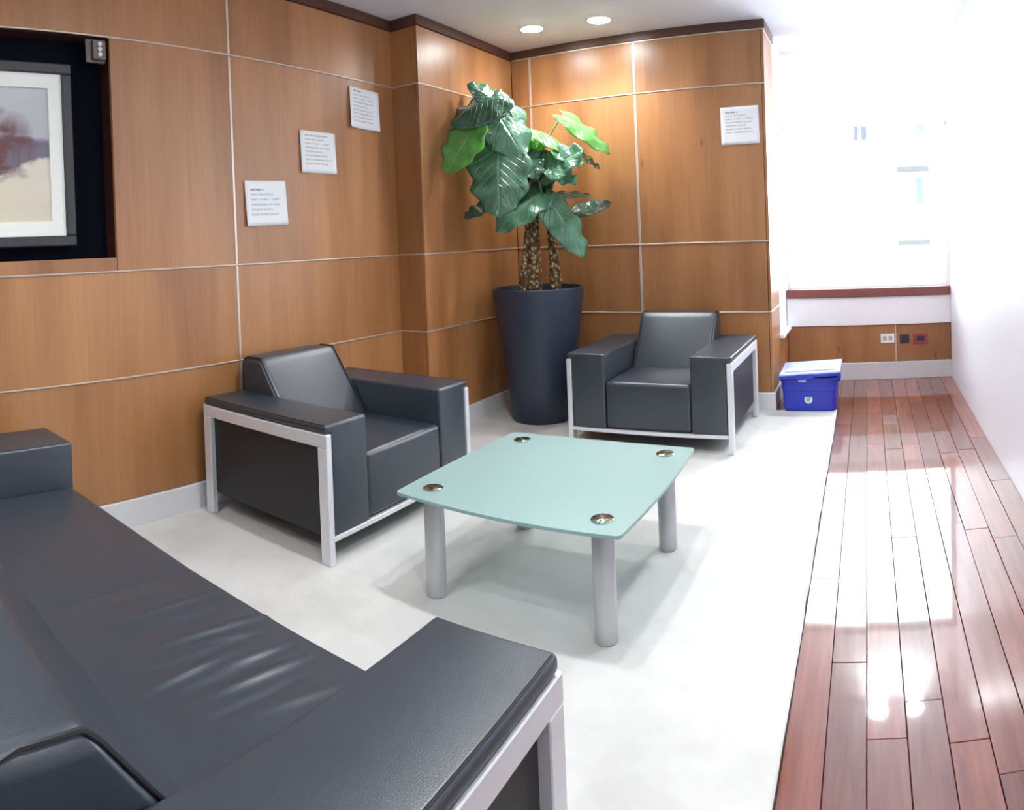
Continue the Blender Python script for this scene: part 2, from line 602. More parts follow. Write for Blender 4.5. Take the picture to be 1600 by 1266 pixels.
def thing(name, label, cat, loc=(0, 0, 0), rz=0.0, group=None):
    o = bpy.data.objects.new(name, None)
    o.empty_display_size = 0.1
    o.location = loc
    o.rotation_euler = (0, 0, rz)
    link(o)
    return tag(o, label, cat, group)


def bm_box(bm, lo, hi, bevel=0.0, seg=2):
    vs = [bm.verts.new((x, y, z)) for x in (lo[0], hi[0]) for y in (lo[1], hi[1]) for z in (lo[2], hi[2])]
    q = [(0, 1, 3, 2), (4, 6, 7, 5), (0, 4, 5, 1), (2, 3, 7, 6), (0, 2, 6, 4), (1, 5, 7, 3)]
    fs = [bm.faces.new([vs[i] for i in f]) for f in q]
    if bevel:
        es = set(e for f in fs for e in f.edges)
        bmesh.ops.bevel(bm, geom=list(es), offset=bevel, segments=seg, profile=0.5, affect='EDGES')
    return bm


def box(name, lo, hi, m, parent=None, bevel=0.0, seg=2, smooth=False):
    """a box whose own origin is its centre"""
    c = [(a + b) / 2 for a, b in zip(lo, hi)]
    bm = bmesh.new()
    bm_box(bm, [a - k for a, k in zip(lo, c)], [b - k for b, k in zip(hi, c)], bevel, seg)
    return obj(name, bm, m, parent, smooth, c)


def struct(o):
    return tag(o, kind='structure')


def rounded(lo, hi, r, n=(8, 8, 8), arc=4, bulge=(0, 0, 0), warp=None):
    """a cushion: rounded box with evenly meshed faces that may belly out"""
    c = [(a + b) / 2 for a, b in zip(lo, hi)]
    h = [(b - a) / 2 for a, b in zip(lo, hi)]
    ax = []
    for i in range(3):
        inner = h[i] - r
        a = [-inner + 2 * inner * k / n[i] for k in range(n[i] + 1)]
        t = [r * math.tan(math.pi / 4 * (k / arc)) for k in range(1, arc + 1)]
        ax.append([-inner - x for x in reversed(t)] + a + [inner + x for x in t])
    bm = bmesh.new()
    cache = {}

    def vert(ix):
        if ix in cache:
            return cache[ix]
        p = [ax[i][ix[i]] for i in range(3)]
        q = [max(-(h[i] - r), min(h[i] - r, p[i])) for i in range(3)]
        d = Vector([p[i] - q[i] for i in range(3)])
        if d.length > 1e-9:
            d = d.normalized() * r
        s = [q[i] + d[i] for i in range(3)]
        o = list(s)
        for i in range(3):
            if bulge[i]:
                k = 1.0
                for j in range(3):
                    if j != i:
                        k *= max(0.0, 1 - (s[j] / h[j]) ** 2) ** 0.6
                o[i] += bulge[i] * k * (s[i] / h[i])
        v = Vector([o[i] + c[i] for i in range(3)])
        if warp:
            v = warp(v)
        cache[ix] = bm.verts.new(v)
        return cache[ix]
    for a in range(3):
        b_, c_ = (a + 1) % 3, (a + 2) % 3
        for side in (0, len(ax[a]) - 1):
            for i in range(len(ax[b_]) - 1):
                for j in range(len(ax[c_]) - 1):
                    f = []
                    for di, dj in ((0, 0), (1, 0), (1, 1), (0, 1)):
                        ix = [0, 0, 0]
                        ix[a] = side
                        ix[b_] = i + di
                        ix[c_] = j + dj
                        f.append(vert(tuple(ix)))
                    try:
                        bm.faces.new(f)
                    except ValueError:
                        pass
    return bm


def lathe(prof, seg=32, close=False):
    bm = bmesh.new()
    rings = []
    for r, z in prof:
        if r < 1e-6:
            rings.append([bm.verts.new((0, 0, z))])
        else:
            rings.append([bm.verts.new((r * math.cos(2 * math.pi * k / seg), r * math.sin(2 * math.pi * k / seg), z)) for k in range(seg)])
    for a, b in zip(rings, rings[1:]):
        for k in range(seg):
            k2 = (k + 1) % seg
            f = [a[k % len(a)], a[k2 % len(a)], b[k2 % len(b)], b[k % len(b)]]
            f = [v for i, v in enumerate(f) if v not in f[:i]]
            if len(f) > 2:
                bm.faces.new(f)
    return bm


def tube(bm, pts, rad, seg=8, cap=True):
    pts = [Vector(p) for p in pts]
    rads = rad if isinstance(rad, (list, tuple)) else [rad] * len(pts)
    rings = []
    up = None
    for i, p in enumerate(pts):
        t = (pts[min(i + 1, len(pts) - 1)] - pts[max(i - 1, 0)]).normalized()
        if up is None:
            up = t.orthogonal().normalized()
        up = (up - t * up.dot(t)).normalized()
        s = t.cross(up)
        rings.append([bm.verts.new(p + (up * math.cos(2 * math.pi * k / seg) + s * math.sin(2 * math.pi * k / seg)) * rads[i]) for k in range(seg)])
    for a, b in zip(rings, rings[1:]):
        for k in range(seg):
            bm.faces.new((a[k], a[(k + 1) % seg], b[(k + 1) % seg], b[k]))
    if cap:
        bm.faces.new(list(reversed(rings[0])))
        bm.faces.new(rings[-1])
    return bm


def quad_uv(name, pts_fn, nu, nv, m, parent=None, thick=0.0):
    """sheet meshed nu x nv with UVs; pts_fn(u, v) -> point"""
    bm = bmesh.new()
    uvl = bm.loops.layers.uv.new('UVMap')
    g = [[bm.verts.new(pts_fn(i / nu, j / nv)) for j in range(nv + 1)] for i in range(nu + 1)]
    for i in range(nu):
        for j in range(nv):
            f = bm.faces.new((g[i][j], g[i + 1][j], g[i + 1][j + 1], g[i][j + 1]))
            for l, (a, b) in zip(f.loops, ((i, j), (i + 1, j), (i + 1, j + 1), (i, j + 1))):
                l[uvl].uv = (a / nu, b / nv)
    me = bpy.data.meshes.new(name)
    bm.to_mesh(me)
    bm.free()
    me.materials.append(m)
    me.shade_smooth()
    o = bpy.data.objects.new(name, me)
    link(o, parent)
    if thick:
        md = o.modifiers.new('thickness', 'SOLIDIFY')
        md.thickness = thick
        md.offset = 0
    return o


# ------------------------------------------------------------------ the room
T = 0.12
# floor slab with its boards
floor = struct(box('floor', (-0.3, Y0, -0.15), (G + 0.05, D2 + 0.2, -0.022), BACKING))
PW = (G - E) / 9.0
rnd = random.Random(21)
seams = [E + k * PW for k in range(10)]
rows = [(seams[k], seams[k + 1], Y0) for k in range(9)]
k = E
while k > W + 0.01:                       # the alcove beyond the carpet is boarded too
    rows.append((max(W, k - PW), k, D - 0.02))
    k -= PW
plank_mesh = {}
for (x0, x1, ys) in rows:
    y = ys - (rnd.random() * 0.9 if ys < 0 else 0)
    while y < D2 - 0.02:
        ln = rnd.choice((0.75, 0.9, 1.05, 1.2, 1.45))
        y1 = min(y + ln, D2 - 0.001)
        if D2 - y1 < 0.25:
            y1 = D2 - 0.001
        o = box('plank', (x0 + 0.0012, y + 0.0012, -0.020), (x1 - 0.0012, y1 - 0.0012, 0.0 + rnd.uniform(-0.0004, 0.0004)), PLANK, floor, 0.0012, 1)
        o.rotation_euler = (rnd.uniform(-0.0012, 0.0012), rnd.uniform(-0.002, 0.002), 0)
        y = y1

# carpet: a slab with a slightly ragged edge along the boards
bm = bmesh.new()
ny = 90
rc = random.Random(3)
ya, yb = Y0 + 0.02, D - 0.005
top, bot = [], []
edge = [E - 0.003 + rc.uniform(-0.004, 0.002) for _ in range(ny + 1)]
for i in range(ny + 1):
    y = ya + (yb - ya) * i / ny
    row = []
    for x in (0.018, 1.0, 2.0, edge[i] - 0.006, edge[i]):
        row.append(bm.verts.new((x, y, 0.004 if x < edge[i] - 0.001 else 0.0005)))
    row.append(bm.verts.new((edge[i], y, -0.021)))
    row.insert(0, bm.verts.new((0.018, y, -0.021)))
    top.append(row)
for a, b in zip(top, top[1:]):
    for i in range(len(a) - 1):
        bm.faces.new((a[i], a[i + 1], b[i + 1], b[i]))
    bm.faces.new((a[-1], a[0], b[0], b[-1]))
bm.faces.new(top[0])
bm.faces.new(list(reversed(top[-1])))
carpet = obj('carpet', bm, CARPET)
tag(carpet, 'cream white low pile carpet under the seating, edged by the glossy floor boards', 'carpet')

ceiling = struct(box('ceiling', (-0.3, Y0 - T, ZC), (G + T, D2 + 0.25, ZC + 0.12), CEIL))

# left wall with niche; panels are separate boards between metal strips
GAP = 0.006
NY0, NY1, NZ0 = -0.25, 1.612, 1.354     # niche
wl = struct(box('wall_left', (-0.40, Y0, 0), (-0.20, YS + 0.02, ZC), BACKING))


def panel_x(parent, x, y0, y1, z0, z1, depth=0.02):
    return box('panel', (x - depth, y0 + GAP / 2, z0 + GAP / 2), (x, y1 - GAP / 2, z1 - GAP / 2), WOOD, parent, 0.0015, 1)


def panel_y(parent, y, x0, x1, z0, z1, depth=0.02):
    return box('panel', (x0 + GAP / 2, y, z0 + GAP / 2), (x1 - GAP / 2, y + depth, z1 - GAP / 2), WOOD, parent, 0.0015, 1)


def local(o, parent):
    """keep the world place of a piece under a parent that is not at the origin"""
    o.matrix_parent_inverse = Matrix.Translation(parent.location).inverted()
    return o


for o in [c for c in floor.children]:
    local(o, floor)
BZ = 0.135
ycuts = [Y0, -1.0, 0.55, 2.364, YS]
zrows = [(BZ, Z1), (Z1, Z2), (Z2, Z3), (Z3, 2.868)]
for a, b in zip(ycuts, ycuts[1:]):
    for z0, z1 in zrows:
        if (z0, z1) == (Z2, Z3) and a < NY1 and b > NY0:
            if a < NY0:
                local(panel_x(wl, 0, a, NY0, z0, z1), wl)
            if b > NY1:
                local(panel_x(wl, 0, NY1 - GAP / 2, b, z0, z1), wl)
            local(panel_x(wl, 0, max(a, NY0), min(b, NY1), z0, NZ0 + GAP / 2), wl)
        else:
            local(panel_x(wl, 0, a, b, z0, z1), wl)
for z in (Z1, Z2, Z3):
    local(box('metal_strip', (-0.004, Y0, z - 0.004), (0.006, YS, z + 0.004), STRIP, wl, 0.002, 1), wl)
for y in (-1.0, 2.364):
    for z0, z1 in zrows:
        local(box('metal_strip', (-0.004, y - 0.0075, z0 + 0.006), (0.003, y + 0.0075, z1 - 0.006), STRIP, wl, 0.0015, 1), wl)
# niche lining
local(box('niche_back', (-0.16, NY0, NZ0), (-0.11, NY1, Z3 - 0.006), NICHE, wl), wl)
local(box('niche_reveal', (-0.155, NY1 - 0.002, NZ0 - 0.01), (-0.021, NY1 + 0.02, Z3 - 0.006), NICHES, wl), wl)
local(box('niche_reveal', (-0.155, NY0 - 0.02, NZ0 - 0.01), (-0.021, NY0, Z3 - 0.006), NICHES, wl), wl)
local(box('niche_sill', (-0.155, NY0, NZ0 - 0.03), (-0.021, NY1, NZ0), NICHES, wl), wl)
local(box('niche_head', (-0.155, NY0, Z3 - 0.006), (-0.021, NY1, Z3 + 0.02), NICHES, wl), wl)
struct(box('baseboard_left', (-0.02, Y0, 0), (0.016, YS, BZ), BASEB, None, 0.003, 1))
struct(box('trim_1', (-0.2, Y0, 2.868), (0.012, YS, ZC), DARKWOOD, None, 0.003, 1))

# the corner projection
wp = struct(box('wall_corner', (-0.30, YS + 0.02, 0), (S - 0.02, D + 0.15, ZC), BACKING))
for z0, z1 in zrows:
    local(panel_x(wp, S, YS, D, z0, z1), wp)
    local(panel_y(wp, YS, -0.02, S - 0.0205, z0, z1), wp)
for z in (Z1, Z2, Z3):
    local(box('metal_strip', (S - 0.004, YS - 0.004, z - 0.005), (S + 0.004, D, z + 0.005), STRIP, wp, 0.0015, 1), wp)
    local(box('metal_strip', (0.005, YS - 0.004, z - 0.005), (S - 0.004, YS + 0.004, z + 0.005), STRIP, wp, 0.0015, 1), wp)
struct(box('baseboard_corner', (0.0, YS - 0.016, 0), (S + 0.016, D, BZ), BASEB, None, 0.003, 1))
struct(box('trim_2', (0.0, YS - 0.012, 2.868), (S + 0.012, D, ZC), DARKWOOD, None, 0.003, 1))

# back wall and its return into the window alcove
wb = struct(box('wall_back', (0.0, D + 0.02, 0), (W - 0.02, D2 + 0.1, ZC), BACKING))
xcuts = [S, 0.40, 1.32, W]
for a, b in zip(xcuts, xcuts[1:]):
    for z0, z1 in zrows:
        local(panel_y(wb, D, a, b - (0.0205 if b == W else 0), z0, z1), wb)
for z in (Z1, Z2, Z3, 2.868):
    local(box('metal_strip', (S, D - 0.006, z - 0.005), (W + 0.003, D + 0.004, z + 0.005), STRIP, wb, 0.0018, 1), wb)
for x in (0.40, 1.32):
    for z0, z1 in zrows:
        local(box('metal_strip', (x - 0.010, D - 0.003, z0 + 0.006), (x + 0.010, D + 0.004, z1 - 0.006), STRIP, wb, 0.0015, 1), wb)
# the return (faces the alcove)
YR = 5.60
for z0, z1 in zrows:
    local(panel_x(wb, W, D, YR, z0, z1), wb)
local(panel_x(wb, W, YR, D2, BZ, 0.47), wb)
local(box('side_wall', (W - 0.02, YR, 0.50), (W - 0.004, D2, ZC), WHITE, wb), wb)
for z in (Z1, Z2, Z3, 2.868):
    local(box('metal_strip', (W - 0.004, D - 0.003, z - 0.006), (W + 0.004, YR, z + 0.006), STRIP, wb, 0.0015, 1), wb)
local(box('ledge', (W - 0.02, YR, 0.47), (W + 0.035, D2, 0.50), WHITE, wb, 0.003, 1), wb)
struct(box('baseboard_back', (S, D - 0.014, 0), (W + 0.014, D + 0.01, BZ), BASEB, None, 0.003, 1))
struct(box('baseboard_return', (W - 0.01, D, 0), (W + 0.014, D2, BZ), BASEB, None, 0.003, 1))
struct(box('trim_3', (S, D - 0.012, 2.874), (W + 0.012, D + 0.02, ZC), DARKWOOD, None, 0.003, 1))
struct(box('trim_4', (W - 0.01, D, 2.874), (W + 0.012, YR, ZC), DARKWOOD, None, 0.003, 1))

# window wall
ww = struct(box('wall_window', (W - 0.02, D2 + 0.02, 0), (G + T, D2 + 0.14, 0.74), WHITE))
XV = 3.304
for x0, x1 in ((W, XV), (XV, G)):
    local(panel_y(ww, D2, x0, x1, 0.155, 0.49), ww)
local(box('metal_strip', (XV - 0.006, D2 - 0.003, 0.155), (XV + 0.006, D2 + 0.004, 0.49), STRIP, ww), ww)
local(box('ledge_front', (W, D2 - 0.02, 0.49), (G, D2 + 0.02, 0.745), WHITE, ww, 0.004, 1), ww)
local(box('bulkhead', (W - 0.02, D2 + 0.0, 2.30), (G + T, D2 + 0.14, ZC), WHITE, ww), ww)
struct(box('baseboard_window', (W, D2 - 0.014, 0), (G, D2 + 0.02, 0.155), BASEB, None, 0.003, 1))
struct(box('trim_5', (W, D2 - 0.045, 0.745), (G, D2 + 0.03, 0.822), REDWOOD, None, 0.006, 2))
win = bpy.data.objects.new('window_1', None)
win.location = (W, D2 + 0.06, 0.82)
link(win)
struct(win)
for lo, hi in (((W, D2 + 0.04, 0.80), (G, D2 + 0.10, 0.84)), ((W, D2 + 0.04, 2.27), (G, D2 + 0.10, 2.31)), ((W, D2 + 0.04, 0.84), (W + 0.035, D2 + 0.10, 2.27)), ((G - 0.035, D2 + 0.04, 0.84), (G, D2 + 0.10, 2.27))):
    local(box('window_frame', lo, hi, WHITE, win, 0.003, 1), win)
local(box('pane', (W + 0.035, D2 + 0.067, 0.84), (G - 0.035, D2 + 0.073, 2.27), GLASS, win), win)

# right wall, wall behind the camera
struct(box('wall_right', (G, Y0 - T, -0.02), (G + T, D2 + 0.14, ZC), WALLW))
struct(box('wall_front', (-0.3, Y0 - T, -0.02), (G, Y0, ZC), WHITE))

# window portal (helps the daylight find its way in)
pl = bpy.data.lights.new('daylight_portal', 'AREA')
pl.shape = 'RECTANGLE'
pl.size, pl.size_y = G - W, 1.45
pl.cycles.is_portal = True
po = bpy.data.objects.new('daylight_portal', pl)
po.location = ((W + G) / 2, D2 + 0.12, 1.555)
po.rotation_euler = (math.radians(-90), 0, 0)
link(po)


# ------------------------------------------------------------------ ceiling lamps
def downlight(x, y, label, group=None):
    t = thing('ceiling_downlight', label, 'downlight', (x, y, ZC), 0, group)
    obj('trim_ring', lathe([(0.082, -0.008), (0.084, -0.009), (0.091, -0.004), (0.092, 0.0), (0.082, 0.0), (0.082, -0.008)], 40), RING, t, True)
    obj('lens', lathe([(0.0, -0.020), (0.035, -0.0185), (0.062, -0.0135), (0.077, -0.007), (0.0815, -0.003), (0.0815, -0.001), (0, -0.001)], 40), LENS, t, True)
    sp = bpy.data.lights.new('downlight_beam', 'SPOT')
    sp.energy = BEAM
    sp.color = (0.97, 0.985, 1.0)
    sp.spot_size = math.radians(138)
    sp.spot_blend = 0.85
    sp.shadow_soft_size = 0.06
    so_ = bpy.data.objects.new('downlight_beam', sp)
    so_.location = (0, 0, -0.085)
    link(so_, t)
    return t


downlight(0.70, 4.62, 'round lit ceiling downlight nearer the room corner above the plant')
downlight(1.215, 4.69, 'round lit ceiling downlight to the right, above the far armchair')
OFF = 'ceiling lamps beyond the pair over the plant'  # sofa-back, rear-wall and board-floor lamps are unseen, added to brighten the room
for x, y, lb in ((1.95, 2.10, 'round ceiling downlight straight above the glass coffee table'), (2.38, 2.05, 'round ceiling downlight above the carpet right of the coffee table'),
                 (0.9, 0.2, 'added unseen ceiling downlight above the back of the sofa by the left wall'), (3.06, 6.0, 'left ceiling downlight of the two close in front of the window'),
                 (3.38, 6.0, 'right ceiling downlight of the two close in front of the window'), (3.3, 3.6, 'added unseen ceiling downlight midway above the glossy board floor'),
                 (3.3, 0.6, 'added unseen ceiling downlight above the near end of the board floor'), (1.6, -0.6, 'added unseen ceiling downlight behind the sofa near the rear wall')):
    downlight(x, y, lb, OFF)


# ------------------------------------------------------------------ seating
def seat_warp_back(yf0, yf1, yb, z0, z1):
    """lean the front face of a back cushion: its foot at yf0, its top at yf1 (y grows to the rear)"""
    def wf(v):
        t = max(0.0, min(1.0, (v.z - z0) / (z1 - z0)))
        yf = yf0 + (yf1 - yf0) * t
        k = (yb - v.y) / (yb - yf0)
        return Vector((v.x, yb - k * (yb - yf), v.z))
    return wf


FH, AT, SZ, BT, ZB = 0.56, 0.60, 0.42, 0.78, 0.115   # frame, arm, seat, back heights; underside


def arm_block(prof, y0, y1):
    bm = bmesh.new()
    n_ = 14
    rows_ = [[bm.verts.new((x, y0 + (y1 - y0) * k / n_, z)) for x, z in prof] for k in range(n_ + 1)]
    for p_, q_ in zip(rows_, rows_[1:]):
        for k in range(len(prof)):
            j = (k + 1) % len(prof)
            bm.faces.new((p_[k], p_[j], q_[j], q_[k]))
    bm.faces.new(rows_[0])
    bm.faces.new(list(reversed(rows_[-1])))
    bmesh.ops.recalc_face_normals(bm, faces=bm.faces)
    es = [e for e in bm.edges if len(e.link_faces) == 2 and e.calc_face_angle_signed() > 0.5]
    bmesh.ops.bevel(bm, geom=es, offset=0.013, segments=4, profile=0.5, affect='EDGES', clamp_overlap=True)
    return bm


def seating(t, width, depth, arm, seats, wrinkles=None, fine=False, BT=0.78):
    """local: x across (centre 0), y 0 at the front growing to the rear"""
    hw = width / 2
    fr = 0.032                        # frame bar thickness
    ft = 0.058                        # frame bar face
    for s in (-1, 1):
        xo, xi = s * hw, s * (hw - fr)
        a, b = min(xo, xi), max(xo, xi)
        box('leg', (a, 0.0, 0), (b, ft, FH - ft), STEEL, t, 0.003, 1)
        box('leg', (a, depth - ft, 0), (b, depth, FH - ft), STEEL, t, 0.003, 1)
        box('arm_rail', (a, 0.0, FH - ft), (b, depth, FH), STEEL, t, 0.003, 1)
        # dark panel filling the side frame
        c, d = sorted((s * (hw - fr + 0.004), s * (hw - fr - 0.02)))
        box('side_panel', (c, 0.02, ZB), (d, depth - 0.02, FH - 0.005), LEATHERD, t, 0.003, 1)
        prof = [(hw - arm, ZB), (hw - arm, AT), (hw - 0.003, AT), (hw - 0.003, FH + 0.0015), (hw - fr - 0.002, FH + 0.0015), (hw - fr - 0.002, ZB)]
        o = obj('armrest', arm_block([(s * x, z) for x, z in prof], 0.006, depth - 0.006), LEATHER, t, True)
        bm = bmesh.new()
        xs = s * (hw - 0.010)
        tube(bm, [(xs, 0.02, AT - 0.002), (xs, depth * 0.5, AT - 0.002), (xs, depth - 0.02, AT - 0.002)], 0.003, 6)
        obj('seam', bm, PIPING, o, True)
    box('front_rail', (-hw + fr, 0.004, ZB - 0.02), (hw - fr, 0.03, ZB + 0.003), STEEL, t, 0.002, 1)
    box('rear_rail', (-hw + fr, depth - 0.03, ZB - 0.02), (hw - fr, depth - 0.004, ZB + 0.003), STEEL, t, 0.002, 1)
    iw = hw - arm
    sw = 2 * iw / seats
    box('base_panel', (-hw + fr, 0.03, ZB - 0.008), (hw - fr, depth - 0.03, ZB + 0.01), LEATHERD, t)
    for k in range(seats):
        x0, x1 = -iw + k * sw, -iw + (k + 1) * sw

        def wf(v, x0=x0, x1=x1):
            if wrinkles and v.z > SZ - 0.03:
                for (ax, ay, bx, by, wd, hh) in wrinkles:
                    ab = Vector((bx - ax, by - ay))
                    q = Vector((v.x - ax, v.y - ay))
                    s_ = max(0.0, min(1.0, q.dot(ab) / ab.length_squared))
                    dd = (q - ab * s_).length
                    v.z += hh * math.exp(-(dd / wd) ** 2) * math.sin(math.pi * min(1, max(0.02, 0.1 + 0.8 * s_)))
            return v
        n = (120, 84, 4) if fine else (10, 10, 4)
        e0, e1 = (0.0 if k == 0 else 0.016), (0.0 if k == seats - 1 else 0.016)
        obj('seat_cushion', rounded((x0 + 0.0005 - e0, 0.010, ZB + 0.01), (x1 - 0.0005 + e1, depth - 0.30, SZ), 0.022, n, 4, (0, 0.006, 0.012), wf), LEATHER, t, True)
    yf0, yf1, yb = depth - 0.40, depth - 0.155, depth - 0.005
    bw = 2 * iw
    w_ = seat_warp_back(yf0, yf1, yb, 0.42, BT)

    def wb_(v):
        v = w_(v)
        return v
    bk = obj('backrest', rounded((-iw + 0.002, yf0, 0.30), (iw - 0.002, yb, BT), 0.035, (20, 10, 12), 5, (0.004, 0.014, 0.004), wb_), LEATHER, t, True)
    for s in (-1, 1):
        bm = bmesh.new()
        xx = s * (iw - 0.010)
        pts = []
        rr = 0.033
        base = [(yf0 + 0.0, 0.40), (yf0 + 0.0, 0.52), (yf0, 0.64), (yf0, BT - rr)]
        for y, z in base:
            pts.append(w_(Vector((xx, y, z))))
        for k in range(1, 6):
            a = math.pi / 2 * k / 5
            pts.append(w_(Vector((xx, yf0 + rr - rr * math.cos(a), BT - rr + rr * math.sin(a)))))
        pts += [Vector((xx, yb - 0.05, BT + 0.001)), Vector((xx, yb - 0.015, BT - 0.012)), Vector((xx, yb - 0.001, BT - 0.04)), Vector((xx, yb, BT - 0.2))]
        tube(bm, pts, 0.0045, 6)
        obj('piping', bm, PIPING, bk, True)
    return t


AW, AD = 1.10, 0.91
a = thing('armchair', 'black leather armchair with silver frame against the left panelled wall', 'armchair', (0.985, 2.595, 0.004), math.pi / 2, 'matching armchairs')
seating(a, AW, AD, 0.265, 1)
b = thing('armchair', 'black leather armchair with silver frame beside the tall planter, facing the camera', 'armchair', (1.687, 4.075, 0.004), -0.012, 'matching armchairs')
seating(b, AW, AD, 0.265, 1)
# the sofa: front edge faces the far wall
SX0, SX1, SYF = 0.17, 2.505, 1.135
smid = (SX0 + SX1) / 2


def sl(x, y):
    """room place -> sofa's own axes (turned half round)"""
    return (-(x - smid), SYF - y)


WR = []
for (x0, y0, x1, y1, wd, hh) in ((1.49, 0.75, 1.505, 1.10, 0.010, 0.0085), (1.64, 0.80, 1.69, 1.12, 0.011, 0.010), (1.775, 0.70, 1.768, 0.93, 0.011, 0.010),
                                 (1.683, 0.886, 1.741, 1.057, 0.009, 0.005), (1.865, 0.81, 1.90, 1.06, 0.013, 0.010), (1.57, 0.78, 1.60, 1.08, 0.022, -0.006),
                                 (1.72, 0.74, 1.75, 1.05, 0.014, -0.006), (1.83, 0.74, 1.84, 1.06, 0.018, -0.008), (1.40, 0.80, 1.42, 1.0, 0.012, 0.004), (1.97, 0.85, 2.02, 1.03, 0.016, 0.006),
                                 (1.93, 0.76, 1.95, 1.0, 0.012, -0.005), (1.80, 0.90, 1.83, 1.07, 0.008, 0.005), (1.55, 0.86, 1.56, 1.02, 0.007, 0.003)):
    WR.append((*sl(x0, y0), *sl(x1, y1), wd, hh * 0.75))
so = thing('sofa', 'long black leather sofa with silver frame in the foreground', 'sofa', (smid, SYF, 0.004), math.pi)
seating(so, SX1 - SX0, 0.915, 0.285, 2, WR, True, 0.728)

# ------------------------------------------------------------------ glass coffee table
TX, TY, TH = 1.8326, 2.4773, 0.415
tb = thing('coffee_table', 'square frosted green glass coffee table on four silver tube legs', 'table', (TX, TY, 0.004), -0.012)
TH -= 0.004
hs = 0.457
bow = 0.016
rc_ = 0.02
out = []
n = 16
for k in range(4):
    ang = k * math.pi / 2
    side = []
    for i in range(n + 1):
        t = -1 + 2 * i / n
        x = t * (hs - rc_)
        side.append((x, -hs - bow * (1 - t * t)))
    for i in range(1, 4):
        a_ = -math.pi / 2 + math.pi / 2 * i / 4
        side.append((hs - rc_ + rc_ * math.cos(a_), -hs + rc_ + rc_ * math.sin(a_)))
    for x, y in side:
        out.append((x * math.cos(ang) - y * math.sin(ang), x * math.sin(ang) + y * math.cos(ang)))
bm = bmesh.new()
lo = [bm.verts.new((x, y, TH - 0.012)) for x, y in out]
hi = [bm.verts.new((x, y, TH)) for x, y in out]
bm.faces.new(list(reversed(lo)))
bm.faces.new(hi)
for i in range(len(out)):
    j = (i + 1) % len(out)
    bm.faces.new((lo[i], lo[j], hi[j], hi[i]))
obj('glass_top', bm, FROST, tb)
il = 0.352
for sx in (-1, 1):
    for sy in (-1, 1):
        lg = obj('leg', lathe([(0.0, 0.0), (0.036, 0.0), (0.0395, 0.003), (0.0395, TH - 0.032), (0.037, TH - 0.028), (0.0, TH - 0.028)], 40), LEGM, tb, True, (sx * il, sy * il, 0))
        obj('glass_mount', lathe([(0.0, TH - 0.030), (0.022, TH - 0.030), (0.022, TH - 0.0125), (0.0, TH - 0.0125)], 32), TURNED, lg, True)
        obj('mount_disc', lathe([(0.0, TH + 0.0066), (0.012, TH + 0.0065), (0.0365, TH + 0.0060), (0.0395, TH + 0.004), (0.0395, TH + 0.0004), (0.0, TH + 0.0004)], 48), TURNED, lg, True)

# ------------------------------------------------------------------ plant in the corner
PCX, PCY = 0.67, 4.62
pt = thing('potted_plant', 'tall leafy green plant in a slate blue tapered planter in the corner', 'plant', (PCX, PCY, 0.004))
obj('planter', lathe([(0.0, 0.0), (0.215, 0.0), (0.226, 0.012), (0.250, 0.25), (0.300, 0.62), (0.343, 0.93), (0.346, 0.985), (0.340, 0.992), (0.326, 0.990), (0.322, 0.93), (0.312, 0.90), (0.0, 0.90)], 64), POT, pt, True)
bm = bmesh.new()
rs = random.Random(5)
soil = lathe([(0.0, 0.935), (0.08, 0.932), (0.16, 0.926), (0.24, 0.922), (0.318, 0.915), (0.318, 0.90), (0.0, 0.90)], 40)
for v in soil.verts:
    if v.co.z > 0.91:
        v.co.z += rs.uniform(-0.008, 0.008)
bm.free()
obj('soil', soil, SOIL, pt, True)


def P3(p):
    return Vector((p[0] - PCX, p[1] - PCY, p[2] - 0.004))


def trunk(pts, r0, r1):
    pts = [P3(p) for p in pts]
    dense = []
    for a_, b_ in zip(pts, pts[1:]):
        m_ = max(2, int((b_ - a_).length / 0.022))
        dense += [a_.lerp(b_, k / m_) for k in range(m_)]
    dense.append(pts[-1])
    rr = [(r0 + (r1 - r0) * i / (len(dense) - 1)) * (1.0 + (0.13 if i % 2 else -0.10)) for i in range(len(dense))]
    return obj('trunk', tube(bmesh.new(), dense, rr, 10), BARK, pt, True)


trunk([(0.642, 4.605, 0.92), (0.648, 4.606, 1.25), (0.668, 4.618, 1.55), (0.681, 4.626, 1.82), (0.665, 4.60, 2.02)], 0.042, 0.026)
trunk([(0.790, 4.679, 0.92), (0.782, 4.68, 1.2), (0.770, 4.68, 1.42), (0.755, 4.668, 1.68)], 0.044, 0.028)
trunk([(0.560, 4.565, 0.92), (0.572, 4.574, 1.05), (0.600, 4.590, 1.30), (0.63, 4.60, 1.62)], 0.030, 0.018)
for pts in ([(0.70, 4.60, 0.92), (0.735, 4.56, 1.1), (0.715, 4.58, 1.35), (0.69, 4.62, 1.6)], [(0.83, 4.66, 0.93), (0.86, 4.64, 1.06), (0.82, 4.66, 1.22), (0.77, 4.68, 1.4)]):
    obj('aerial_root', tube(bmesh.new(), [P3(p) for p in pts], 0.006, 6), BARK, pt, True)


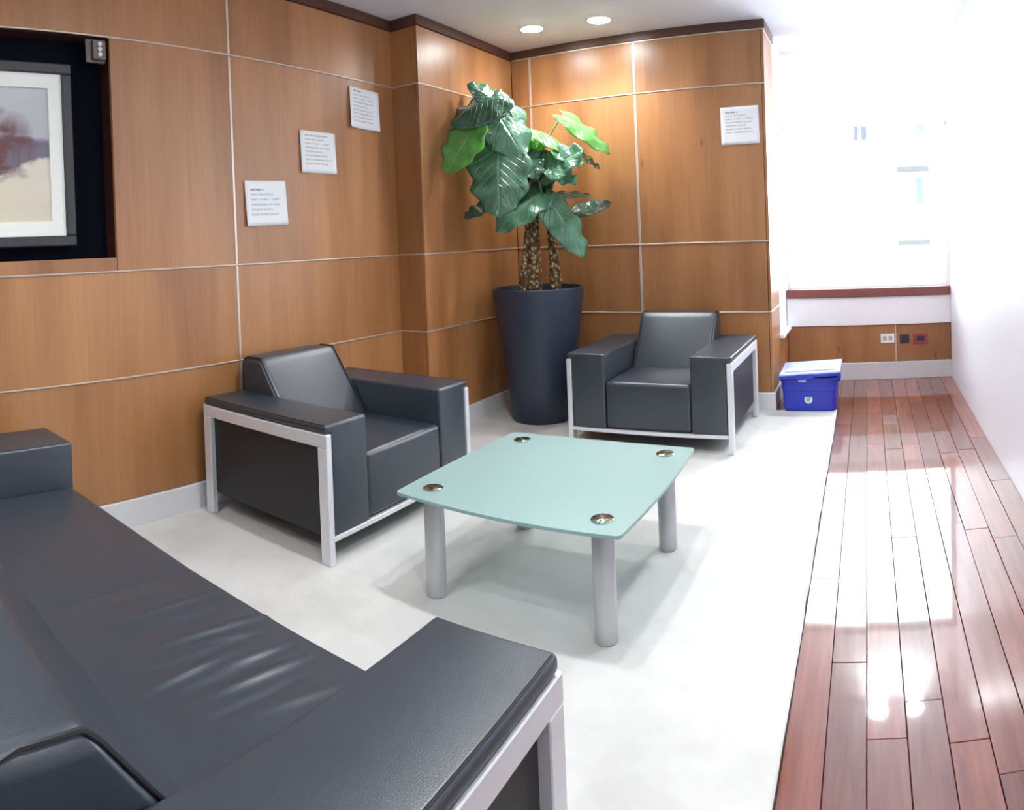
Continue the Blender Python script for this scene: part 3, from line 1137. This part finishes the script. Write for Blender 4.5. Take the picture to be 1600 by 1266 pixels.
def leaf(base, tip, width, m, face, sag=0.08, cup=0.12, wave=0.03, seed=0, stem_from=None, fold=0.0):
    """a broad heart-shaped, wavy-edged leaf from base to tip; face = way its upper side looks"""
    rl = random.Random(seed)
    b_, t_ = P3(base), P3(tip)
    ax_ = t_ - b_
    ln = ax_.length
    ax_ = ax_.normalized()
    fn = Vector(face)
    fn = (fn - ax_ * fn.dot(ax_)).normalized()
    sd = ax_.cross(fn)
    bm = bmesh.new()
    uvl = bm.loops.layers.uv.new('UVMap')
    nu, nv = 12, 18
    ph = rl.uniform(0, 6)
    grid = []
    for j in range(nv + 1):
        s_ = j / nv
        half = 0.5 * width * (math.sin(math.pi * min(1.0, (s_ * 0.96 + 0.04)) ** 0.72) ** 0.62 if s_ < 1 else 0.0)
        row = []
        for i in range(nu + 1):
            q = -1 + 2 * i / nu
            lob = 1 + 0.10 * math.sin(s_ * 21 + ph) * abs(q)
            along = s_ * ln - (0.16 * ln * (abs(q) ** 1.5) * (1 - s_) ** 2.0) + 0.05 * ln * abs(q) * math.sin(s_ * 3)
            x = q * half * lob
            z = -sag * ln * (s_ ** 2) * 1.0 + sag * ln * s_ * 0.7
            z += cup * abs(q) ** 1.4 * half * 2 * (1 - fold) - fold * abs(q) * half * 1.6
            z += 0.7 * wave * math.sin(s_ * 19 + (1 if q > 0 else 2.1) + ph) * abs(q) ** 1.3
            z += 0.006 * math.cos((s_ - 0.35 * abs(q) * 0.5) * 9 * 2 * math.pi) * (1 - abs(q)) * min(1, 6 * abs(q))
            row.append((bm.verts.new(b_ + ax_ * along + sd * x + fn * z), (q, s_)))
        grid.append(row)
    for j in range(nv):
        for i in range(nu):
            c4 = (grid[j][i], grid[j][i + 1], grid[j + 1][i + 1], grid[j + 1][i])
            f = bm.faces.new([c[0] for c in c4])
            for l, c in zip(f.loops, c4):
                l[uvl].uv = c[1]
    bmesh.ops.remove_doubles(bm, verts=bm.verts, dist=0.0002)
    me = bpy.data.meshes.new('leaf')
    bm.to_mesh(me)
    bm.free()
    me.materials.append(m)
    me.shade_smooth()
    o = link(bpy.data.objects.new('leaf', me), pt)
    md = o.modifiers.new('thickness', 'SOLIDIFY')
    md.thickness = 0.0016
    md.offset = 0
    if stem_from is not None:
        s0 = P3(stem_from)
        mid = s0.lerp(b_, 0.5) + Vector((0, 0, 0.06 + 0.1 * (b_ - s0).length))
        c = []
        for k in range(9):
            u = k / 8
            c.append(s0 * (1 - u) ** 2 + mid * 2 * u * (1 - u) + b_ * u * u)
        obj('petiole', tube(bmesh.new(), c, [0.011 - 0.005 * k / 8 for k in range(9)], 8), PETIOLE, o, True)
    return o


CR = (0.675, 4.62, 1.86)
CR2 = (0.755, 4.668, 1.62)
CAMD = (0.46, -0.89, 0.0)


def fc(x, y, z):
    """facing given as right, toward camera, up (as seen from the sofa)"""
    rt = Vector((0.887, 0.4615, 0))
    tw = Vector((0.4615, -0.887, 0))
    return rt * x + tw * y + Vector((0, 0, z))


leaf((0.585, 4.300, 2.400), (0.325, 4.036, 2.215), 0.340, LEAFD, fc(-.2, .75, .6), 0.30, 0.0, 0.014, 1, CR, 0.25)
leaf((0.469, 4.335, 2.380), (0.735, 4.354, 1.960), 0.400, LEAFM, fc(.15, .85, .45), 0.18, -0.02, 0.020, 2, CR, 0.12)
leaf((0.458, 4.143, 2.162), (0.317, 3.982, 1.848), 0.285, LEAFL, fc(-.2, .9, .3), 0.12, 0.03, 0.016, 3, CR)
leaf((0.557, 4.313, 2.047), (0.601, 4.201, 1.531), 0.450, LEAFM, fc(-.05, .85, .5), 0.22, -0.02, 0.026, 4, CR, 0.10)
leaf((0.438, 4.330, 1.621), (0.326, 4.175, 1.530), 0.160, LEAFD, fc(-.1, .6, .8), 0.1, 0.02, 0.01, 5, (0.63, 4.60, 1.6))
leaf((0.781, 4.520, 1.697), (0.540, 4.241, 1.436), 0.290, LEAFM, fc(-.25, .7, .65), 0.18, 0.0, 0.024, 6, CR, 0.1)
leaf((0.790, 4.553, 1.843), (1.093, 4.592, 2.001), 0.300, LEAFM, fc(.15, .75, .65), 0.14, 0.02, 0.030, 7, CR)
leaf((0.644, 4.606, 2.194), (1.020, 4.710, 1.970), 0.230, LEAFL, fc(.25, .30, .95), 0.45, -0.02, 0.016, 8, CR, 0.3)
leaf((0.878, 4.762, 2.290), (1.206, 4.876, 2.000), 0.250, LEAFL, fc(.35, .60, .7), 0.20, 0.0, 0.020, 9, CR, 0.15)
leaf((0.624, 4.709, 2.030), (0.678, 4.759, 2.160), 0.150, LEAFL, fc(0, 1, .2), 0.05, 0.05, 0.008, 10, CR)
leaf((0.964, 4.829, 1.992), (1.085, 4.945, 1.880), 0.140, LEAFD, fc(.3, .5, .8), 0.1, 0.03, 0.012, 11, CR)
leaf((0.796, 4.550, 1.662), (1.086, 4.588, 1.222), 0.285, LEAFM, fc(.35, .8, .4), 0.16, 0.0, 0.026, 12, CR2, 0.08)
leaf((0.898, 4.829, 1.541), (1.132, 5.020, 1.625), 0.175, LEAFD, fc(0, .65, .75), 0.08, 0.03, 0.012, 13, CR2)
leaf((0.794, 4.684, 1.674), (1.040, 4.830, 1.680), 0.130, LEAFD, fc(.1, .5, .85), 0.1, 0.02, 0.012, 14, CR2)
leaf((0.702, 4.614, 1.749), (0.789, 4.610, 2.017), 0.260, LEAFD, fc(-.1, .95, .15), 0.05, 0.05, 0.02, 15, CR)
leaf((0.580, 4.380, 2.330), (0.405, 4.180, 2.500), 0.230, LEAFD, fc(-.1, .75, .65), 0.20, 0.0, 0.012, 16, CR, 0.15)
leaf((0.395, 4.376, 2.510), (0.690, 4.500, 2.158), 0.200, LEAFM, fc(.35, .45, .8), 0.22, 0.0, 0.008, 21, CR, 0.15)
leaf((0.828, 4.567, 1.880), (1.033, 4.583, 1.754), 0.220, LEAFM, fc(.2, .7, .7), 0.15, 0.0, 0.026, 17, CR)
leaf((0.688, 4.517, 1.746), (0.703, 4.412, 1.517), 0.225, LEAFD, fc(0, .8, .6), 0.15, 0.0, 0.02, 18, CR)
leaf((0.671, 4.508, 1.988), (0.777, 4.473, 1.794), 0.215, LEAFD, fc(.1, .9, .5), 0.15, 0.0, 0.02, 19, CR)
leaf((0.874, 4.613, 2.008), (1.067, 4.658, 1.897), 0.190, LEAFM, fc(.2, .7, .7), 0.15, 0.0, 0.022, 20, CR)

# ------------------------------------------------------------------ blue storage box
bx = thing('storage_box', 'blue plastic storage box with a loose pale lid at the carpet edge', 'box', (2.615, 5.235, 0.0), -0.03)


def taper_tub():
    bm = bmesh.new()

    def ring(hx, hy, z, r=0.03):
        vs = []
        for cx_, cy_, a0 in ((hx - r, hy - r, 0), (-hx + r, hy - r, 90), (-hx + r, -hy + r, 180), (hx - r, -hy + r, 270)):
            for k in range(5):
                a_ = math.radians(a0 + 90 * k / 4)
                vs.append(bm.verts.new((cx_ + r * math.cos(a_), cy_ + r * math.sin(a_), z)))
        return vs
    rs_ = [ring(0.188, 0.148, 0.006), ring(0.193, 0.152, 0.012), ring(0.199, 0.158, 0.165), ring(0.207, 0.166, 0.170), ring(0.211, 0.170, 0.245), ring(0.222, 0.181, 0.247), ring(0.222, 0.181, 0.258), ring(0.207, 0.166, 0.258), ring(0.195, 0.155, 0.03)]
    for p_, q_ in zip(rs_, rs_[1:]):
        for k in range(len(p_)):
            bm.faces.new((p_[k], p_[(k + 1) % len(p_)], q_[(k + 1) % len(p_)], q_[k]))
    bm.faces.new(list(reversed(rs_[0])))
    bm.faces.new(rs_[-1])
    return bm


obj('tub', taper_tub(), BLUE, bx, True)
bm = rounded((-0.228, -0.186, 0.0), (0.228, 0.186, 0.020), 0.009, (4, 4, 1), 3)
lid = obj('lid', bm, LIDM, bx, True)
lid.location = (0.008, 0.0, 0.290)
lid.rotation_euler = (0.05, -0.055, 0.02)
obj('lid_panel', rounded((-0.185, -0.145, 0.018), (0.185, 0.145, 0.030), 0.006, (4, 4, 1), 2), LIDM, lid, True)
obj('lid_skirt', rounded((-0.231, -0.189, -0.018), (0.231, -0.178, 0.006), 0.004, (4, 1, 1), 2), BLUE, lid, True)
box('lid_tab', (-0.10, -0.197, -0.028), (0.03, -0.187, 0.012), BLUE, lid, 0.003, 1)
box('latch', (-0.075, -0.190, 0.232), (-0.015, -0.179, 0.256), LIDM, bx, 0.004, 2)
box('front_rib', (-0.160, -0.169, 0.160), (0.160, -0.158, 0.170), BLUE, bx, 0.002, 1)
for sx in (-1, 1):
    box('handle', (min(sx * 0.208, sx * 0.228), -0.055, 0.205), (max(sx * 0.208, sx * 0.228), 0.055, 0.246), BLUE, bx, 0.004, 1)
st = obj('sticker', lathe([(0.0, 0.0), (0.030, 0.0), (0.030, 0.0015), (0.0, 0.0015)], 24), STICKW, bx, False, (-0.005, -0.1575, 0.095))
st.rotation_euler = (math.radians(90), 0, 0)
bm = bmesh.new()
pts = [(0.0, 0.022), (0.016, 0.017), (0.019, 0.0), (0.010, -0.014), (-0.004, -0.021), (-0.017, -0.010), (-0.019, 0.010)]
v0 = [bm.verts.new((x, y, 0.0016)) for x, y in pts]
v1 = [bm.verts.new((x, y, 0.0024)) for x, y in pts]
bm.faces.new(v1)
bm.faces.new(list(reversed(v0)))
for k in range(len(pts)):
    bm.faces.new((v0[k], v0[(k + 1) % len(pts)], v1[(k + 1) % len(pts)], v1[k]))
obj('sticker_emblem', bm, STICK, st)


# ------------------------------------------------------------------ notices taped to the panels
def notice_left(yc, zc, wd, ht, rot, m, label, curl=0.004):
    t = thing('paper_notice', label, 'paper', (0.0045, yc, zc), 0, 'printed notices on the panelling')

    def f(u, v):
        a, b = (u - 0.5) * wd, (v - 0.5) * ht
        return Vector((0.001 + curl * (2 * abs(u - 0.5)) ** 3 * (1.3 - v) * 2, a * math.cos(rot) - b * math.sin(rot), a * math.sin(rot) + b * math.cos(rot)))
    quad_uv('sheet', f, 10, 10, m, t, 0.0003)
    return t


notice_left(2.594, 1.632, 0.312, 0.262, 0.022, print_mat('notice_print_a', 6, 0.86, 0.20), 'lowest white printed notice on the left wall, near the metal strip')
notice_left(3.035, 1.955, 0.306, 0.262, 0.0, print_mat('notice_print_b', 8, 0.94, 0.18, False), 'middle white printed notice of the three rising along the left wall')
notice_left(3.485, 2.277, 0.292, 0.272, -0.035, print_mat('notice_print_c', 9, 0.96, 0.14), 'highest white printed notice on the left wall, curling below the top strip', 0.007)
t = thing('paper_notice', 'white printed notice at the right end of the back wall above the armchair', 'paper', (2.146, D - 0.0045, 2.158), 0, 'printed notices on the panelling')


def fb(u, v):
    a_, b_ = (u - 0.5) * 0.292, (v - 0.5) * 0.285
    r = 0.012
    return Vector((a_ * math.cos(r) - b_ * math.sin(r), -0.001 - 0.003 * (2 * abs(u - 0.5)) ** 3, a_ * math.sin(r) + b_ * math.cos(r)))


quad_uv('sheet', fb, 10, 10, print_mat('notice_print_d', 7, 0.90, 0.28), t, 0.0003)

# ------------------------------------------------------------------ picture in the niche
FY0, FY1, FZ0, FZ1 = -0.05, 1.415, 1.420, 2.325
pc = thing('framed_picture', 'charcoal framed painting with an ivory mount hanging in the black niche', 'picture', (-0.11, (FY0 + FY1) / 2, FZ0))
fy, fz = (FY1 - FY0) / 2, FZ1 - FZ0
fw = 0.052


def pbox(name, lo, hi, m, bev=0.0):
    return box(name, lo, hi, m, pc, bev, 1)


pbox('frame_bar', (0.0, -fy, 0), (0.065, fy, fw), FRAMEM, 0.006)
pbox('frame_bar', (0.0, -fy, fz - fw), (0.065, fy, fz), FRAMEM, 0.006)
pbox('frame_bar', (0.0, -fy, fw), (0.065, -fy + fw, fz - fw), FRAMEM, 0.006)
pbox('frame_bar', (0.0, fy - fw, fw), (0.065, fy, fz - fw), FRAMEM, 0.006)
mw = 0.072
iy0, iy1, iz0, iz1 = -fy + fw, fy - fw, fw, fz - fw
for lo, hi in (((0.03, iy0, iz0), (0.05, iy1, iz0 + mw)), ((0.03, iy0, iz1 - mw), (0.05, iy1, iz1)), ((0.03, iy0, iz0 + mw), (0.05, iy0 + mw, iz1 - mw)), ((0.03, iy1 - mw, iz0 + mw), (0.05, iy1, iz1 - mw))):
    pbox('mount_board', lo, hi, MATB)
quad_uv('canvas', lambda u, v: Vector((0.04, iy0 + mw + (iy1 - iy0 - 2 * mw) * u, iz0 + mw + (iz1 - iz0 - 2 * mw) * v)), 2, 2, PICT, pc)
# little metal lamp socket in the niche's upper corner
fx = thing('lamp_socket', 'small metal lamp socket in the upper right corner of the niche', 'fixture', (-0.015, 1.545, 2.395))
box('back_plate', (-0.02, -0.055, -0.06), (-0.002, 0.05, 0.060), BRASS, fx, 0.004, 1)
box('housing', (-0.002, -0.025, -0.048), (0.022, 0.045, 0.052), BRASS, fx, 0.005, 1)
for z in (-0.022, 0.004, 0.030):
    o = obj('contact', lathe([(0.0, 0.0), (0.011, 0.0), (0.012, 0.004), (0.008, 0.008), (0.0, 0.009)], 16), STEEL, fx, True, (0.022, 0.008, z))
    o.rotation_euler = (0, math.radians(90), 0)


# ------------------------------------------------------------------ sockets under the window
def outlet(name, x0, x1, z0, z1, m, ms, label, slots):
    t = thing(name, label, 'outlet', ((x0 + x1) / 2, D2, (z0 + z1) / 2))
    hx, hz = (x1 - x0) / 2, (z1 - z0) / 2
    box('plate', (-hx, -0.009, -hz), (hx, 0.0, hz), m, t, 0.003, 2)
    for s_ in slots:
        box('socket', (s_[0] * hx, -0.0105, -0.45 * hz), (s_[1] * hx, -0.008, 0.45 * hz), ms, t, 0.001, 1)
    return t


outlet('wall_outlet', 3.171, 3.292, 0.325, 0.408, PLATEW, SOCKETG, 'white wall outlet plate on the wood panel below the window', ((-0.7, -0.15), (0.15, 0.7)))
outlet('wall_outlet', 3.340, 3.425, 0.318, 0.398, PLATED, SOCKET, 'small black wall outlet between the white and the red plate', ((-0.5, 0.5),))
outlet('wall_outlet', 3.462, 3.590, 0.308, 0.402, PLATER, SOCKET, 'red wall outlet plate with a dark socket, nearest the right wall', ((-0.55, 0.55),))

# ------------------------------------------------------------------ pale buildings seen through the glare of the window
bl = thing('apartment_building', 'pale apartment building across the street, washed out in the window glare', 'building', (6.0, 30.0, -12.0))
box('wall', (-9, 0, 0), (9, 8, 30), FACADE, bl)
for x, z0, z1, wd, m in ((-3.30, 17.1, 18.45, 0.18, FWIN), (-2.96, 17.1, 18.45, 0.22, FWIN), (-0.45, 17.36, 18.34, 0.38, FWIN2), (-0.62, 14.3, 15.4, 0.28, FWIN2)):
    w_o = box('window', (x - wd / 2, -0.05, z0), (x + wd / 2, 0.02, z1), m, bl)
for z in (15.67, 12.50):
    box('balcony_slab', (-1.6, -0.5, z), (-0.22, 0.0, z + 0.20), FLEDGE, bl)
